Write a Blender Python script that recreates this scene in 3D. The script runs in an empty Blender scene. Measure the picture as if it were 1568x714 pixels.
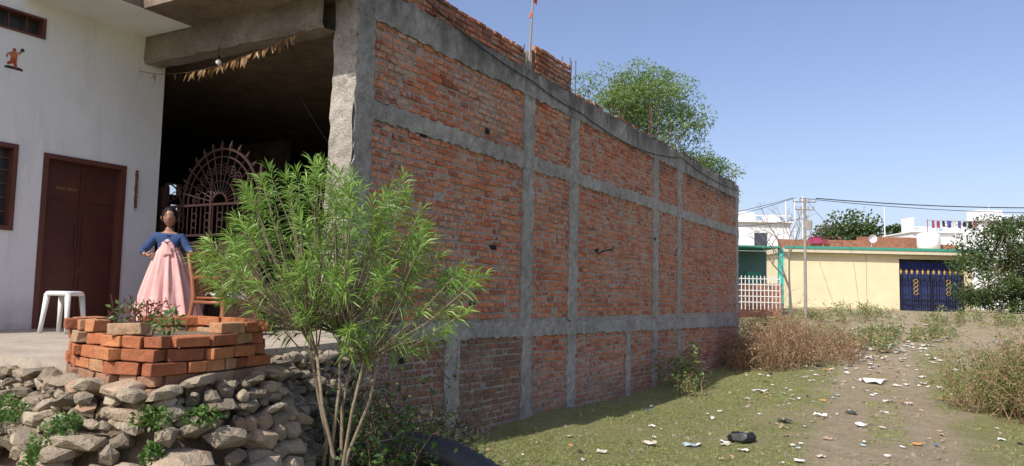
import bpy, math, random, bmesh
import numpy as np
from mathutils import Matrix, Vector, noise
random.seed(7); RNG=np.random.default_rng(7)
SC=bpy.context.scene
V=Vector
def link(o,parent=None):
    SC.collection.objects.link(o)
    if parent is not None: o.parent=parent
    return o
def empty(name,loc=(0,0,0),rotz=0):
    o=bpy.data.objects.new(name,None); o.empty_display_size=.1
    o.location=loc; o.rotation_euler=(0,0,rotz); return link(o)
# ---------------------------------------------------------------- materials
def newmat(name):
    m=bpy.data.materials.new(name); m.use_nodes=True
    nt=m.node_tree; b=nt.nodes['Principled BSDF']; return m,nt,b
def N(nt,t,**k):
    n=nt.nodes.new(t)
    for a,v in k.items(): setattr(n,a,v)
    return n
def noiseN(nt,scale,detail=4,rough=.6,vec=None,stretch=None):
    n=N(nt,'ShaderNodeTexNoise'); n.inputs['Scale'].default_value=scale; n.inputs['Detail'].default_value=detail; n.inputs['Roughness'].default_value=rough
    g=N(nt,'ShaderNodeTexCoord') if vec is None else None
    src=g.outputs['Object'] if vec is None else vec
    if stretch:
        mp=N(nt,'ShaderNodeMapping'); mp.inputs['Scale'].default_value=stretch
        nt.links.new(src,mp.inputs['Vector']); src=mp.outputs[0]
    nt.links.new(src,n.inputs['Vector']); return n.outputs['Fac']
def ramp(nt,fac,stops):
    r=N(nt,'ShaderNodeValToRGB'); e=r.color_ramp.elements
    while len(e)<len(stops): e.new(.5)
    for i,(p,c) in enumerate(stops):
        e[i].position=p; e[i].color=(c[0],c[1],c[2],1) if not isinstance(c,(int,float)) else (c,c,c,1)
    nt.links.new(fac,r.inputs[0]); return r.outputs[0]
def mix(nt,fac,a,b,mode='MIX'):
    m=N(nt,'ShaderNodeMix',data_type='RGBA',blend_type=mode)
    for s,v in ((m.inputs[0],fac),(m.inputs[6],a),(m.inputs[7],b)):
        if isinstance(v,(int,float)): s.default_value=v
        elif isinstance(v,tuple): s.default_value=(v[0],v[1],v[2],1)
        else: nt.links.new(v,s)
    return m.outputs[2]
def math_(nt,op,a,b=None,clamp=False):
    m=N(nt,'ShaderNodeMath',operation=op); m.use_clamp=clamp
    for i,v in enumerate((a,b)):
        if v is None: continue
        if isinstance(v,(int,float)): m.inputs[i].default_value=v
        else: nt.links.new(v,m.inputs[i])
    return m.outputs[0]
def maprange(nt,v,a,b,c=0,d=1):
    m=N(nt,'ShaderNodeMapRange'); nt.links.new(v,m.inputs[0])
    for i,x in enumerate((a,b,c,d)): m.inputs[i+1].default_value=x
    return m.outputs[0]
def bump(nt,b,h,strength=.4,dist=.02):
    n=N(nt,'ShaderNodeBump'); n.inputs['Strength'].default_value=strength; n.inputs['Distance'].default_value=dist
    nt.links.new(h,n.inputs['Height']); nt.links.new(n.outputs[0],b.inputs['Normal'])
def xyz(nt):
    g=N(nt,'ShaderNodeTexCoord'); s=N(nt,'ShaderNodeSeparateXYZ'); nt.links.new(g.outputs['Object'],s.inputs[0]); return s.outputs
def attr(nt,name='rnd'):
    a=N(nt,'ShaderNodeAttribute'); a.attribute_name=name; return a.outputs['Fac']
def simple(name,col,rough=.7,var=.25,scale=6,bmp=.15,metal=0,dist=.01):
    m,nt,b=newmat(name)
    f=noiseN(nt,scale,5,.65)
    c=ramp(nt,f,[(.25,tuple(x*(1-var) for x in col)),(.75,tuple(min(1,x*(1+var)) for x in col))])
    nt.links.new(c,b.inputs['Base Color']); b.inputs['Roughness'].default_value=rough; b.inputs['Metallic'].default_value=metal
    if bmp: bump(nt,b,noiseN(nt,scale*5,4),bmp,dist)
    return m
def leafmat(name,dark,light,trans=.3,rough=.45):
    m,nt,b=newmat(name)
    c=ramp(nt,attr(nt),[(0,dark),(1,light)])
    nt.links.new(c,b.inputs['Base Color']); b.inputs['Roughness'].default_value=rough
    t=N(nt,'ShaderNodeBsdfTranslucent'); nt.links.new(mix(nt,.4,c,(light[0]*1.3,light[1]*1.5,light[2])),t.inputs[0])
    ms=N(nt,'ShaderNodeMixShader'); ms.inputs[0].default_value=trans
    nt.links.new(b.outputs[0],ms.inputs[1]); nt.links.new(t.outputs[0],ms.inputs[2])
    nt.links.new(ms.outputs[0],nt.nodes['Material Output'].inputs[0]); return m
def rndmat(name,stops,rough=.8,ns=30,bmp=.3,dist=.01):
    m,nt,b=newmat(name)
    c=ramp(nt,attr(nt),stops)
    f=noiseN(nt,ns,5,.7); c=mix(nt,.55,c,ramp(nt,f,[(.3,.35),(.7,1.0)]),'MULTIPLY')
    nt.links.new(c,b.inputs['Base Color']); b.inputs['Roughness'].default_value=rough
    bump(nt,b,f,bmp,dist); return m

def brickmat(name,lowdark=True):
    m,nt,b=newmat(name)
    c=ramp(nt,attr(nt),[(0,(.24,.066,.032)),(.2,(.42,.115,.045)),(.6,(.55,.170,.066)),(.9,(.60,.235,.105)),(1,(.38,.23,.15))])
    f1=noiseN(nt,26,6,.7); c=mix(nt,.6,c,ramp(nt,f1,[(.3,.5),(.62,1.08)]),'MULTIPLY')
    s=xyz(nt)
    fd=noiseN(nt,.7,5,.7); c=mix(nt,ramp(nt,fd,[(.4,0),(.7,.26)]),c,(.48,.30,.19))
    f2=noiseN(nt,11,6,.8)
    f2b=noiseN(nt,.9,3,.5)
    sm=math_(nt,'ADD',f2,math_(nt,'MULTIPLY',f2b,.35))
    c=mix(nt,ramp(nt,sm,[(.705,0),(.76,.8)]),c,(.44,.39,.32))
    f3=noiseN(nt,1.3,6,.7,stretch=(1,1,.35))
    zm=maprange(nt,s[2],3.6,5.7)
    st=math_(nt,'MULTIPLY',zm,math_(nt,'MULTIPLY',f3,1.6))
    ym=maprange(nt,s[1],10,25,.60,1.12)
    st=math_(nt,'MULTIPLY',st,ym)
    c=mix(nt,ramp(nt,st,[(.42,0),(.70,.9)]),c,(.045,.035,.03))
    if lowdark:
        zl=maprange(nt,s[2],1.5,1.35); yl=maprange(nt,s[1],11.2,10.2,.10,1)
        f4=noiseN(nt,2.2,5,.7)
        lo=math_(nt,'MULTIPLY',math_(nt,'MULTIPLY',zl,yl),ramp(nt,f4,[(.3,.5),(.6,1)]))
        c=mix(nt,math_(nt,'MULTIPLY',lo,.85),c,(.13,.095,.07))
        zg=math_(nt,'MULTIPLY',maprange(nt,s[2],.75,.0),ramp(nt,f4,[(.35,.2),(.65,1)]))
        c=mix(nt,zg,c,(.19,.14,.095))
    nt.links.new(c,b.inputs['Base Color']); b.inputs['Roughness'].default_value=.92
    bump(nt,b,f1,.7,.015); return m
def concmat(name,a=(.29,.27,.235),bb=(.60,.565,.50),stain=True,scale=6):
    m,nt,b=newmat(name)
    f=noiseN(nt,scale,7,.75); c=ramp(nt,f,[(.3,a),(.62,bb)])
    f0=noiseN(nt,.8,4,.6); c=mix(nt,.6,c,ramp(nt,f0,[(.35,.6),(.65,1.15)]),'MULTIPLY')
    f5=noiseN(nt,45,4,.7); c=mix(nt,.6,c,ramp(nt,f5,[(.35,.4),(.6,1)]),'MULTIPLY')
    if stain:
        s=xyz(nt); f3=noiseN(nt,1.5,6,.7,stretch=(1,1,.4))
        zm=maprange(nt,s[2],3.8,5.6); st=math_(nt,'MULTIPLY',zm,math_(nt,'MULTIPLY',f3,1.6))
        c=mix(nt,ramp(nt,st,[(.56,0),(.9,.8)]),c,(.06,.055,.05))
    nt.links.new(c,b.inputs['Base Color']); b.inputs['Roughness'].default_value=.93
    bump(nt,b,math_(nt,'ADD',f5,f),1.0,.03); return m

M_brick=brickmat('brick_fired'); M_conc=concmat('rough_concrete')
M_mortar=concmat('mortar',(.36,.31,.26),(.60,.53,.46),True,8)
def plastermat():
    m,nt,b=newmat('white_plaster'); s=xyz(nt)
    f=noiseN(nt,1.2,6,.65,stretch=(1,1,.6)); c=ramp(nt,f,[(.3,(.72,.725,.72)),(.7,(.84,.845,.83))])
    f2=noiseN(nt,4,5,.7); z=maprange(nt,s[2],1.9,1.45)
    c=mix(nt,math_(nt,'MULTIPLY',z,ramp(nt,f2,[(.3,.2),(.7,1)])),c,(.42,.38,.33))
    st=ramp(nt,noiseN(nt,2.5,7,.8,stretch=(1,1.2,.25)),[(.53,0),(.8,.6)])
    c=mix(nt,st,c,(.45,.44,.43))
    nt.links.new(c,b.inputs['Base Color']); b.inputs['Roughness'].default_value=.85
    bump(nt,b,noiseN(nt,14,6,.7),.3,.012); return m
M_white=plastermat()
M_door=simple('brown_door_paint',(.085,.028,.018),.42,.3,3,.05)
M_frame=simple('brown_frame_paint',(.12,.04,.027),.5,.2,5,.05)
M_gate=simple('maroon_iron',(.045,.019,.016),.55,.3,8,.05)
M_black=simple('flat_black',(.006,.006,.006),.9,.1,3,0)  # plain black: painted hole shade on the wall, also the bulb holder
M_glass=simple('dusty_glass',(.045,.05,.055),.25,.3,3,0)
M_rust=simple('rusty_rebar',(.10,.055,.035),.85,.3,20,.2)
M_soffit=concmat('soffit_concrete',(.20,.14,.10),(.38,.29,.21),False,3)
M_dark=simple('dark_brick_interior',(.050,.04,.033),.95,.5,3,.4,dist=.02)  # very dark brown-grey base tone for interior walls
def floormat():
    m,nt,b=newmat('cement_floor'); f=noiseN(nt,2,7,.7); c=ramp(nt,f,[(.3,(.30,.25,.195)),(.7,(.48,.42,.34))])
    c=mix(nt,ramp(nt,noiseN(nt,12,5,.7),[(.52,0),(.68,.6)]),c,(.22,.175,.13))
    nt.links.new(c,b.inputs['Base Color']); b.inputs['Roughness'].default_value=.9; bump(nt,b,noiseN(nt,30,5),.4,.015); return m
M_floor=floormat()
M_pbrick=rndmat('planter_brick',[(0,(.30,.10,.045)),(.35,(.46,.155,.062)),(.72,(.54,.215,.088)),(.88,(.50,.26,.13)),(1,(.42,.28,.17))],.9,18,.9,.02)
M_mbrick=rndmat('mortared_brick',[(0,(.28,.15,.09)),(.5,(.38,.20,.115)),(1,(.40,.31,.22))],.95,12,.9,.02)
M_stone=rndmat('rubble_stone',[(0,(.20,.165,.12)),(.4,(.34,.28,.20)),(.8,(.45,.375,.27)),(1,(.42,.27,.17))],.92,9,1.0,.05)
M_soil=simple('dark_soil',(.20,.145,.095),.95,.4,8,.8,dist=.04)
M_ole=leafmat('oleander_leaf',(.075,.16,.025),(.26,.41,.08),.34)
M_bark=simple('pale_bark',(.24,.19,.125),.85,.3,15,.4)
M_bgl=leafmat('tree_leaf',(.07,.125,.03),(.22,.31,.09),.3,.6)
M_dkl=leafmat('dark_tree_leaf',(.02,.045,.012),(.09,.14,.03),.25,.6)
M_weed=leafmat('weed_leaf',(.03,.085,.015),(.12,.22,.045),.3)
M_dry=leafmat('dry_brush_stem',(.16,.085,.045),(.42,.28,.16),.1,.8)
M_bushl=leafmat('bush_leaf',(.07,.12,.03),(.24,.30,.085),.25,.6)
M_grass=leafmat('grass_blade',(.11,.17,.035),(.44,.43,.17),.25,.7)
M_redleaf=leafmat('red_leaf',(.12,.02,.02),(.35,.12,.08),.3)

# ---------------------------------------------------------------- mesh builder
class MB:
    def __init__(s): s.v=[];s.f=[];s.r=[];s.m=[]
    def add(s,vs,fs,r=.5,m=0):
        o=len(s.v); s.v.extend([tuple(x) for x in vs]); s.f.extend([tuple(i+o for i in f) for f in fs])
        s.r.extend([r]*len(fs)); s.m.extend([m]*len(fs))
    def box(s,lo,hi,M=None,r=.5,m=0,j=0):
        vs=[]
        for x in (0,1):
            for y in (0,1):
                for z in (0,1):
                    p=V((hi[0] if x else lo[0],hi[1] if y else lo[1],hi[2] if z else lo[2]))
                    if j: p+=V((random.uniform(-j,j),random.uniform(-j,j),random.uniform(-j,j)))
                    if M: p=M@p
                    vs.append(p)
        s.add(vs,[(0,1,3,2),(4,6,7,5),(0,4,5,1),(2,3,7,6),(0,2,6,4),(1,5,7,3)],r,m)
    def tube(s,pts,rad,n=6,r=.5,m=0,cap=True):
        pts=[V(p) for p in pts]; k=len(pts)
        if isinstance(rad,(int,float)): rad=[rad]*k
        vs=[];up=None
        for i,p in enumerate(pts):
            d=(pts[min(i+1,k-1)]-pts[max(i-1,0)]);
            if d.length<1e-9: d=V((0,0,1))
            d.normalize()
            if up is None:
                a=V((0,0,1)) if abs(d.z)<.9 else V((1,0,0)); up=d.cross(a).normalized()
            else:
                up=(up-d*up.dot(d)); up=up.normalized() if up.length>1e-6 else d.orthogonal().normalized()
            w=d.cross(up)
            for q in range(n):
                t=2*math.pi*q/n; vs.append(p+(up*math.cos(t)+w*math.sin(t))*rad[i])
        fs=[(i*n+q,i*n+(q+1)%n,(i+1)*n+(q+1)%n,(i+1)*n+q) for i in range(k-1) for q in range(n)]
        if cap: fs+= [tuple(range(n-1,-1,-1)),tuple((k-1)*n+q for q in range(n))]
        s.add(vs,fs,r,m)
    def build(s,name,mats,parent=None,smooth=False,loc=(0,0,0)):
        me=bpy.data.meshes.new(name); me.from_pydata(s.v,[],s.f); 
        for mm in (mats if isinstance(mats,(list,tuple)) else [mats]): me.materials.append(mm)
        a=me.attributes.new('rnd','FLOAT','FACE'); a.data.foreach_set('value',s.r)
        me.polygons.foreach_set('material_index',s.m)
        if smooth: me.polygons.foreach_set('use_smooth',[True]*len(s.f))
        me.update(); o=bpy.data.objects.new(name,me); o.location=loc; return link(o,parent)
def leaves(name,c,d,L,W,mat,parent=None,rnd=None,droop=.15):
    c=np.asarray(c,float);d=np.asarray(d,float);n=len(c)
    d/= (np.linalg.norm(d,axis=1)[:,None]+1e-9)
    L=np.broadcast_to(L,(n,))*RNG.uniform(.7,1.2,n); W=np.broadcast_to(W,(n,))*RNG.uniform(.7,1.2,n)
    s=np.cross(d,RNG.normal(size=(n,3))); s/=(np.linalg.norm(s,axis=1)[:,None]+1e-9)
    mid=c+d*(L*.45)[:,None]; tip=c+d*L[:,None]; tip[:,2]-=L*droop
    v=np.stack([c,mid+s*(W/2)[:,None],tip,mid-s*(W/2)[:,None]],1).reshape(-1,3)
    me=bpy.data.meshes.new(name); me.vertices.add(4*n); me.vertices.foreach_set('co',v.ravel())
    me.loops.add(4*n); me.loops.foreach_set('vertex_index',np.arange(4*n,dtype=np.int32))
    me.polygons.add(n); me.polygons.foreach_set('loop_start',np.arange(0,4*n,4,dtype=np.int32)); 
    me.polygons.foreach_set('loop_total',np.full(n,4,dtype=np.int32))
    me.materials.append(mat); me.update(calc_edges=True)
    a=me.attributes.new('rnd','FLOAT','FACE'); a.data.foreach_set('value',(RNG.uniform(0,1,n) if rnd is None else np.clip(rnd,0,1)).astype(np.float32))
    me.validate(); o=bpy.data.objects.new(name,me); return link(o,parent)
def ball(n,c,r,shell=.5):
    p=RNG.normal(size=(n,3)); p/=np.linalg.norm(p,axis=1)[:,None]
    rad=RNG.uniform(shell**3,1,n)**(1/3); return np.asarray(c)+p*rad[:,None]*np.asarray(r),p
def clumpcloud(name,clumps,per,L,W,mat,parent=None,up=.2):
    cs=[];ds=[];rs=[]
    for (c,r) in clumps:
        p,q=ball(per,c,r,.2); base=random.uniform(-.2,.25)
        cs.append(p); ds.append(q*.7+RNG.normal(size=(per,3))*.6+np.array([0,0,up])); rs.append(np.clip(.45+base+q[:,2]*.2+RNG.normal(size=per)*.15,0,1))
    return leaves(name,np.concatenate(cs),np.concatenate(ds),L,W,mat,parent,np.concatenate(rs))
def skin(name,vs,es,rs,mat,parent=None,sub=2,root=0):
    me=bpy.data.meshes.new(name); me.from_pydata(vs,es,[]); me.materials.append(mat)
    o=bpy.data.objects.new(name,me); link(o,parent)
    md=o.modifiers.new('skin','SKIN'); md.use_smooth_shade=True
    sv=me.skin_vertices[0].data
    for i,r in enumerate(rs):
        sv[i].radius=(r,r) if isinstance(r,(int,float)) else r
        sv[i].use_root=(i==root)
    s=o.modifiers.new('sub','SUBSURF'); s.levels=sub; s.render_levels=sub; return o
def gnd(x,y):
    t=min(1,max(0,(y-20)/23)); s=t*t*(3-2*t)
    z=.08+1.57*s+.33*math.exp(-((y-1)/4.5)**2)
    near=1/(1+((x-4)**2+(y-12)**2)/900)
    z+=.10*near*(noise.noise(V((x*.35,y*.35,1.3))))+.03*near*noise.noise(V((x*1.7,y*1.7,4)))
    return z
# ---------------------------------------------------------------- ground
def build_ground():
    xs=list(np.arange(-4,14,.14)); s=.2;x=xs[-1]
    while x<500: s*=1.18;x+=s;xs.append(x)
    s=.2;x=xs[0];l=[]
    while x>-500: s*=1.2;x-=s;l.append(x)
    xs=l[::-1]+xs
    ys=list(np.arange(-5,32,.14)); s=.2;y=ys[-1]
    while y<800: s*=1.12;y+=s;ys.append(y)
    s=.2;y=ys[0];l=[]
    while y>-200: s*=1.25;y-=s;l.append(y)
    ys=l[::-1]+ys
    nx=len(xs);ny=len(ys)
    v=[(x,y,gnd(x,y)) for y in ys for x in xs]
    f=[(j*nx+i,j*nx+i+1,(j+1)*nx+i+1,(j+1)*nx+i) for j in range(ny-1) for i in range(nx-1)]
    me=bpy.data.meshes.new('ground'); me.from_pydata(v,[],f); me.polygons.foreach_set('use_smooth',[True]*len(f))
    m,nt,b=newmat('dry_ground'); s=xyz(nt)
    f1=noiseN(nt,.55,7,.7); f2=noiseN(nt,3,7,.78); f3=noiseN(nt,24,5,.8)
    dirt=ramp(nt,f2,[(.3,(.33,.255,.155)),(.7,(.55,.455,.30))])
    grass=ramp(nt,f3,[(.3,(.12,.145,.035)),(.48,(.255,.265,.08)),(.68,(.43,.40,.17))])
    cx=math_(nt,'ADD',math_(nt,'MULTIPLY',s[1],-.085),6.0)
    dx=math_(nt,'ABSOLUTE',math_(nt,'SUBTRACT',s[0],cx)); 
    dx2=math_(nt,'ABSOLUTE',math_(nt,'SUBTRACT',dx,.62))
    pth=math_(nt,'ADD',maprange(nt,dx2,.08,.38,.13,0),maprange(nt,dx,.3,1.7,.17,0))
    pth=math_(nt,'ADD',pth,maprange(nt,s[0],1.2,3.2,-.07,.02))
    g=math_(nt,'SUBTRACT',math_(nt,'ADD',math_(nt,'MULTIPLY',f1,.7),math_(nt,'MULTIPLY',f2,.5)),pth)
    far=maprange(nt,s[1],20,32,0,.14); g=math_(nt,'SUBTRACT',g,far)
    c=mix(nt,ramp(nt,g,[(.43,0),(.56,.92)]),dirt,grass)
    c=mix(nt,.68,c,ramp(nt,f3,[(.32,.45),(.6,1.12)]),'MULTIPLY')
    nt.links.new(c,b.inputs['Base Color']); b.inputs['Roughness'].default_value=.97
    bump(nt,b,math_(nt,'ADD',f3,f2),1.0,.06)
    me.materials.append(m); link(bpy.data.objects.new('ground',me))
    cs=[];ds=[];rs=[]
    for _ in range(24000):
        y=7+random.random()**1.4*22; x=random.uniform(.15,11)
        if noise.noise(V((x*.6,y*.6,0)))+.6*noise.noise(V((x*2,y*2,7)))<(-.25 if x<2.8 else -.06) : continue
        if abs(abs(x-(6-.085*y))-.62)<.35 and random.random()<.88: continue
        z=gnd(x,y); r0=random.random()*(.45 if x<2.8 and y<15 else .9); hgt=random.uniform(.6,1.2)
        for k in range(4):
            cs.append((x+random.gauss(0,.03),y+random.gauss(0,.03),z-.005)); ds.append((random.gauss(0,.7),random.gauss(0,.7),hgt)); rs.append(r0*.7+random.random()*.4)
    leaves('grass',cs,ds,.075,.009,M_grass,None,np.array(rs),.3)
    cols=[(.66,.66,.63),(.50,.46,.39),(.12,.18,.38),(.42,.08,.06),(.5,.25,.08),(.04,.04,.04),(.32,.40,.42),(.36,.26,.16)]
    mats=[simple('litter_%d'%i,c,.7,.25,14,0) for i,c in enumerate(cols)]
    mb=MB()
    def scrap(x,y,s,mi):
        z=gnd(x,y)+.012; n=3; vs=[]
        a=random.random()*6.28; ca,sa=math.cos(a),math.sin(a); asp=random.uniform(.3,.9)
        for i in range(n+1):
            for j in range(n+1):
                u=(i/n-.5)*s+random.uniform(-.12,.12)*s; w=((j/n-.5)*s+random.uniform(-.12,.12)*s)*asp
                vs.append((x+u*ca-w*sa,y+u*sa+w*ca,z+random.uniform(0,.30)*s))
        mb.add(vs,[(i*(n+1)+j,i*(n+1)+j+1,(i+1)*(n+1)+j+1,(i+1)*(n+1)+j) for i in range(n) for j in range(n)],.5,mi)
    for _ in range(340):
        y=8+random.random()*20; x=random.uniform(.8,9)
        scrap(x,y,random.uniform(.035,.095)*(1+.03*y),random.choices(range(8),[6,4,.5,.4,.6,1.5,.6,3])[0])
    for _ in range(260):
        x=random.gauss(3.3,1.3);y=random.gauss(29,3.5)
        scrap(x,y,random.uniform(.08,.24),random.choices(range(8),[6,5,.4,.4,.5,1.5,1,4])[0])
    for (x,y,s,mi) in [(2.3,9.9,.24,1),(2.75,10.2,.18,6),(3.1,10.6,.16,0),(4.6,12.9,.24,0),(3.5,12.7,.2,5),(4.3,14.3,.18,5),(4.1,21,.45,0),(2.2,17,.25,0),(3.9,13.6,.2,0),(1.5,9.2,.1,4),(2.0,9.0,.12,1)]: scrap(x,y,s,mi)
    mb.build('litter',mats)
    mb=MB()
    for _ in range(800):
        y=7.5+random.random()**1.3*26; x=random.uniform(.1,9.5); s=random.uniform(.008,.026)*(1+.02*y)
        M=Matrix.Translation((x,y,gnd(x,y)+s*.2))@Matrix.Rotation(random.random()*6,4,V((random.random(),random.random(),random.random())).normalized())
        mb.box((-s,-s*.8,-s*.6),(s,s*.8,s*.6),M,random.random()*.6,0,s*.3)
    mb.build('pebbles',M_stone)
build_ground()
# ---------------------------------------------------------------- brick house
house=empty('brick_house')
COLS_UP=[(6.48,6.79),(10.42,10.78),(12.12,12.48),(16.50,16.84),(18.25,18.55),(24.1,24.43)]
COLS_LO=[(6.48,6.79),(8.42,8.76),(10.50,10.83),(12.12,12.46),(14.90,15.15),(16.52,16.80),(18.27,18.52),(24.12,24.43)]
def bottomband(y): return (-.011*(y-7))
def bricks(mb,y0,y1,z0,z1,zoff=lambda y:0,rag=0,xf=0.0,skipp=.004):
    ch=.088; n=max(1,round((z1-z0)/ch)); ch=(z1-z0)/n
    for i in range(n):
        za=z0+i*ch+.011; zb=z0+(i+1)*ch-.010
        y=y0-(random.uniform(.05,.12) if i%2 else random.uniform(0,.03))
        wv=random.uniform(0,9)
        while y<y1-.02:
            L=random.choice([.225,.225,.22,.23,.11]) if random.random()<.96 else .16
            a=max(y,y0)+.009; b=min(y+L,y1)-.009; y+=L+.008
            if b-a<.03 or random.random()<skipp: continue
            if rag and za>z1-rag*(.5+noise.noise(V((a*.9,0,3)))): continue
            p=xf+random.uniform(-.012,.014); c=.007+random.uniform(0,.006); bk=xf-.05
            dz=zoff((a+b)/2)+.006*math.sin(a*1.3+wv); t=random.uniform(-.006,.006); t2=random.uniform(-.006,.006)
            Za=za+dz+random.uniform(-.004,.004); Zb=zb+dz+random.uniform(-.005,.004)
            q=[(a,Za+t),(b,Za+t2),(b,Zb+t2),(a,Zb+t)]
            cy=(a+b)/2;cz=(Za+Zb)/2
            tx=random.uniform(-.006,.006)
            vs=[(bk,u,w) for u,w in q]+[(p-c,u,w) for u,w in q]
            for u,w in q:
                uu=u+(c*1.2 if u<cy else -c*1.2)+random.uniform(-.004,.004); ww=w+(c if w<cz else -c)+random.uniform(-.003,.003)
                vs.append((p+(tx if u<cy else -tx),uu,ww))
            fs=[(8,9,10,11)]
            for k in range(4):
                k2=(k+1)%4; fs+= [(k,k2,4+k2,4+k),(4+k,4+k2,8+k2,8+k)]
            mb.add(vs,fs,random.random())
def roughstrip(mb,lo,hi,zoff=None,step=.075,jit=.018,m=0):
    x0,y0,z0=lo;x1,y1,z1=hi
    ny=max(1,int((y1-y0)/step));nz=max(1,int((z1-z0)/step)); vs=[];
    for i in range(ny+1):
        for k in range(nz+1):
            y=y0+(y1-y0)*i/ny; z=z0+(z1-z0)*k/nz
            edge_=(k in (0,nz) and z1-z0<y1-y0) or (i in (0,ny) and z1-z0>=y1-y0)
            jj=jit*(1.35 if edge_ else .8)
            dy=random.uniform(-jj,jj) ; dz=random.uniform(-jj,jj); dx=random.uniform(-jit*.5,jit*.45)
            vs.append((x1+dx,y+dy,z+dz+(zoff(y) if zoff else 0)))
    fs=[(i*(nz+1)+k,(i+1)*(nz+1)+k,(i+1)*(nz+1)+k+1,i*(nz+1)+k+1) for i in range(ny) for k in range(nz)]
    rim=[i*(nz+1) for i in range(ny+1)]+[ny*(nz+1)+k for k in range(1,nz+1)]+[i*(nz+1)+nz for i in range(ny-1,-1,-1)]+[k for k in range(nz-1,0,-1)]
    o=len(vs)
    for r in rim: vs.append((x0,vs[r][1],vs[r][2]))
    n=len(rim)
    for q in range(n):
        q2=(q+1)%n; fs.append((rim[q],o+q,o+q2,rim[q2]))
    mb.add(vs,fs,.5,m)
wb=MB()
for i in range(len(COLS_UP)-1):
    a=COLS_UP[i][1];b=COLS_UP[i+1][0]
    bricks(wb,a,b,1.65,4.02); bricks(wb,a,b,4.23,5.19)
for i in range(len(COLS_LO)-1):
    a=COLS_LO[i][1];b=COLS_LO[i+1][0]; bricks(wb,a,b,-.1,1.42,bottomband)
bricks(wb,7.1,10.42,5.61,6.02,rag=.2,xf=-.01); bricks(wb,10.78,12.16,5.61,6.1,rag=.1,xf=-.01); bricks(wb,12.5,24.2,5.605,5.70,rag=.12,xf=-.03)
wb.build('brick_courses',M_brick,house)
pb=MB()
pb.box((-.23,6.8,-.3),(-.014,24.42,5.60)); pb.box((-.22,7.2,5.60),(-.03,10.5,5.86)); pb.box((-.22,10.7,5.60),(-.03,12.1,5.98))
pb.build('wall_core',M_mortar,house)
cb=MB()
for a,b in COLS_UP[1:]: roughstrip(cb,(-.05,a,1.60),(.016,b,5.2))
for a,b in COLS_LO[1:]: roughstrip(cb,(-.05,a,-.3),(.014,b,1.45))
roughstrip(cb,(-.05,6.75,1.41),(.024,24.43,1.65),bottomband)
roughstrip(cb,(-.05,6.75,4.01),(.024,24.43,4.24)); roughstrip(cb,(-.05,6.75,5.18),(.026,24.43,5.60))
roughstrip(cb,(-.1,6.48,-.2),(.02,6.79,5.9))
cb.build('concrete_frame',M_conc,house)
mb=MB()
nz=50;vs=[]
for k in range(nz+1):
    for i in range(5):
        vs.append((-.33+.34*i/4+random.uniform(-.01,.01)-(.03 if k<nz*.45 and i==0 else 0),6.48+random.uniform(-.015,.012)-(0 if k>nz*.6 else .02),1.3+4.6*k/nz))
mb.add(vs,[(k*5+i,k*5+i+1,(k+1)*5+i+1,(k+1)*5+i) for k in range(nz) for i in range(4)])
mb.box((-.33,6.49,-.2),(-.08,6.78,5.9))
mb.build('corner_pillar',concmat('pillar_plaster',(.36,.32,.27),(.60,.56,.49),True,4),house)
mb=MB()
for (y,z,w,hh) in [(7.75,3.98,.1,.06),(9.5,2.66,.16,.07),(9.3,4.33,.09,.07),(13.3,2.85,.12,.07),(16.55,3.3,.11,.08),(9.0,1.85,.12,.07),(7.45,1.15,.1,.08)]: mb.box((-.03,y,z),(.0145,y+w,z+hh))
mb.build('putlog_hole_patches',M_black,house)  # solid black blocks on the wall; the shade inside holes is painted
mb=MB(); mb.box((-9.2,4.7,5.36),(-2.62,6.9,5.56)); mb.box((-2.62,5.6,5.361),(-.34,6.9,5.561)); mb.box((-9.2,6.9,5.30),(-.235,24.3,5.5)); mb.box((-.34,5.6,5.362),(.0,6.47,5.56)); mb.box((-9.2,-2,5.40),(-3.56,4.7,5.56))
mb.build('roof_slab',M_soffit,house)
mb=MB(); mb.box((-3.56,4.7,5.352),(-2.60,6.28,5.3575)); mb.build('painted_soffit',M_white,house)
mb=MB(); nx=24;vs=[]
prof=[(6.30,5.40),(6.28,5.04),(6.32,5.0),(6.56,5.0),(6.6,5.04),(6.6,5.4)]
for i in range(nx+1):
    x=-3.60+3.27*i/nx
    for (y,z) in prof: vs.append((x,y+random.uniform(-.01,.01),z+random.uniform(-.012,.012)))
mb.add(vs,[(i*6+k,i*6+k+1,(i+1)*6+k+1,(i+1)*6+k) for i in range(nx) for k in range(5)]+[tuple(range(6))]); mb.build('front_beam',concmat('beam_concrete',(.22,.18,.145),(.40,.34,.28),False,4),house)
def wall_holes(mb,axis,c0,c1,ulo,uhi,zlo,zhi,holes,m=0):
    us=sorted(set([ulo,uhi]+[h[0] for h in holes]+[h[1] for h in holes])); zs=sorted(set([zlo,zhi]+[h[2] for h in holes]+[h[3] for h in holes]))
    for i in range(len(us)-1):
        for k in range(len(zs)-1):
            uc=(us[i]+us[i+1])/2;zc=(zs[k]+zs[k+1])/2
            if any(h[0]<uc<h[1] and h[2]<zc<h[3] for h in holes): continue
            if axis=='x': mb.box((c0,us[i],zs[k]),(c1,us[i+1],zs[k+1]),m=m)
            else: mb.box((us[i],c0,zs[k]),(us[i+1],c1,zs[k+1]),m=m)
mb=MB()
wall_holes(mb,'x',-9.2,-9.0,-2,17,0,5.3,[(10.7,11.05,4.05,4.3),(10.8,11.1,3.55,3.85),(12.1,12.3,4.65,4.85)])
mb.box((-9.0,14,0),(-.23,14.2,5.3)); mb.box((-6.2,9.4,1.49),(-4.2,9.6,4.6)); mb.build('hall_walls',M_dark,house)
mb=MB(); mb.box((-.26,6.8,1.49),(-.232,14,5.3)); mb.build('hall_lining',M_dark,house)
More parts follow.
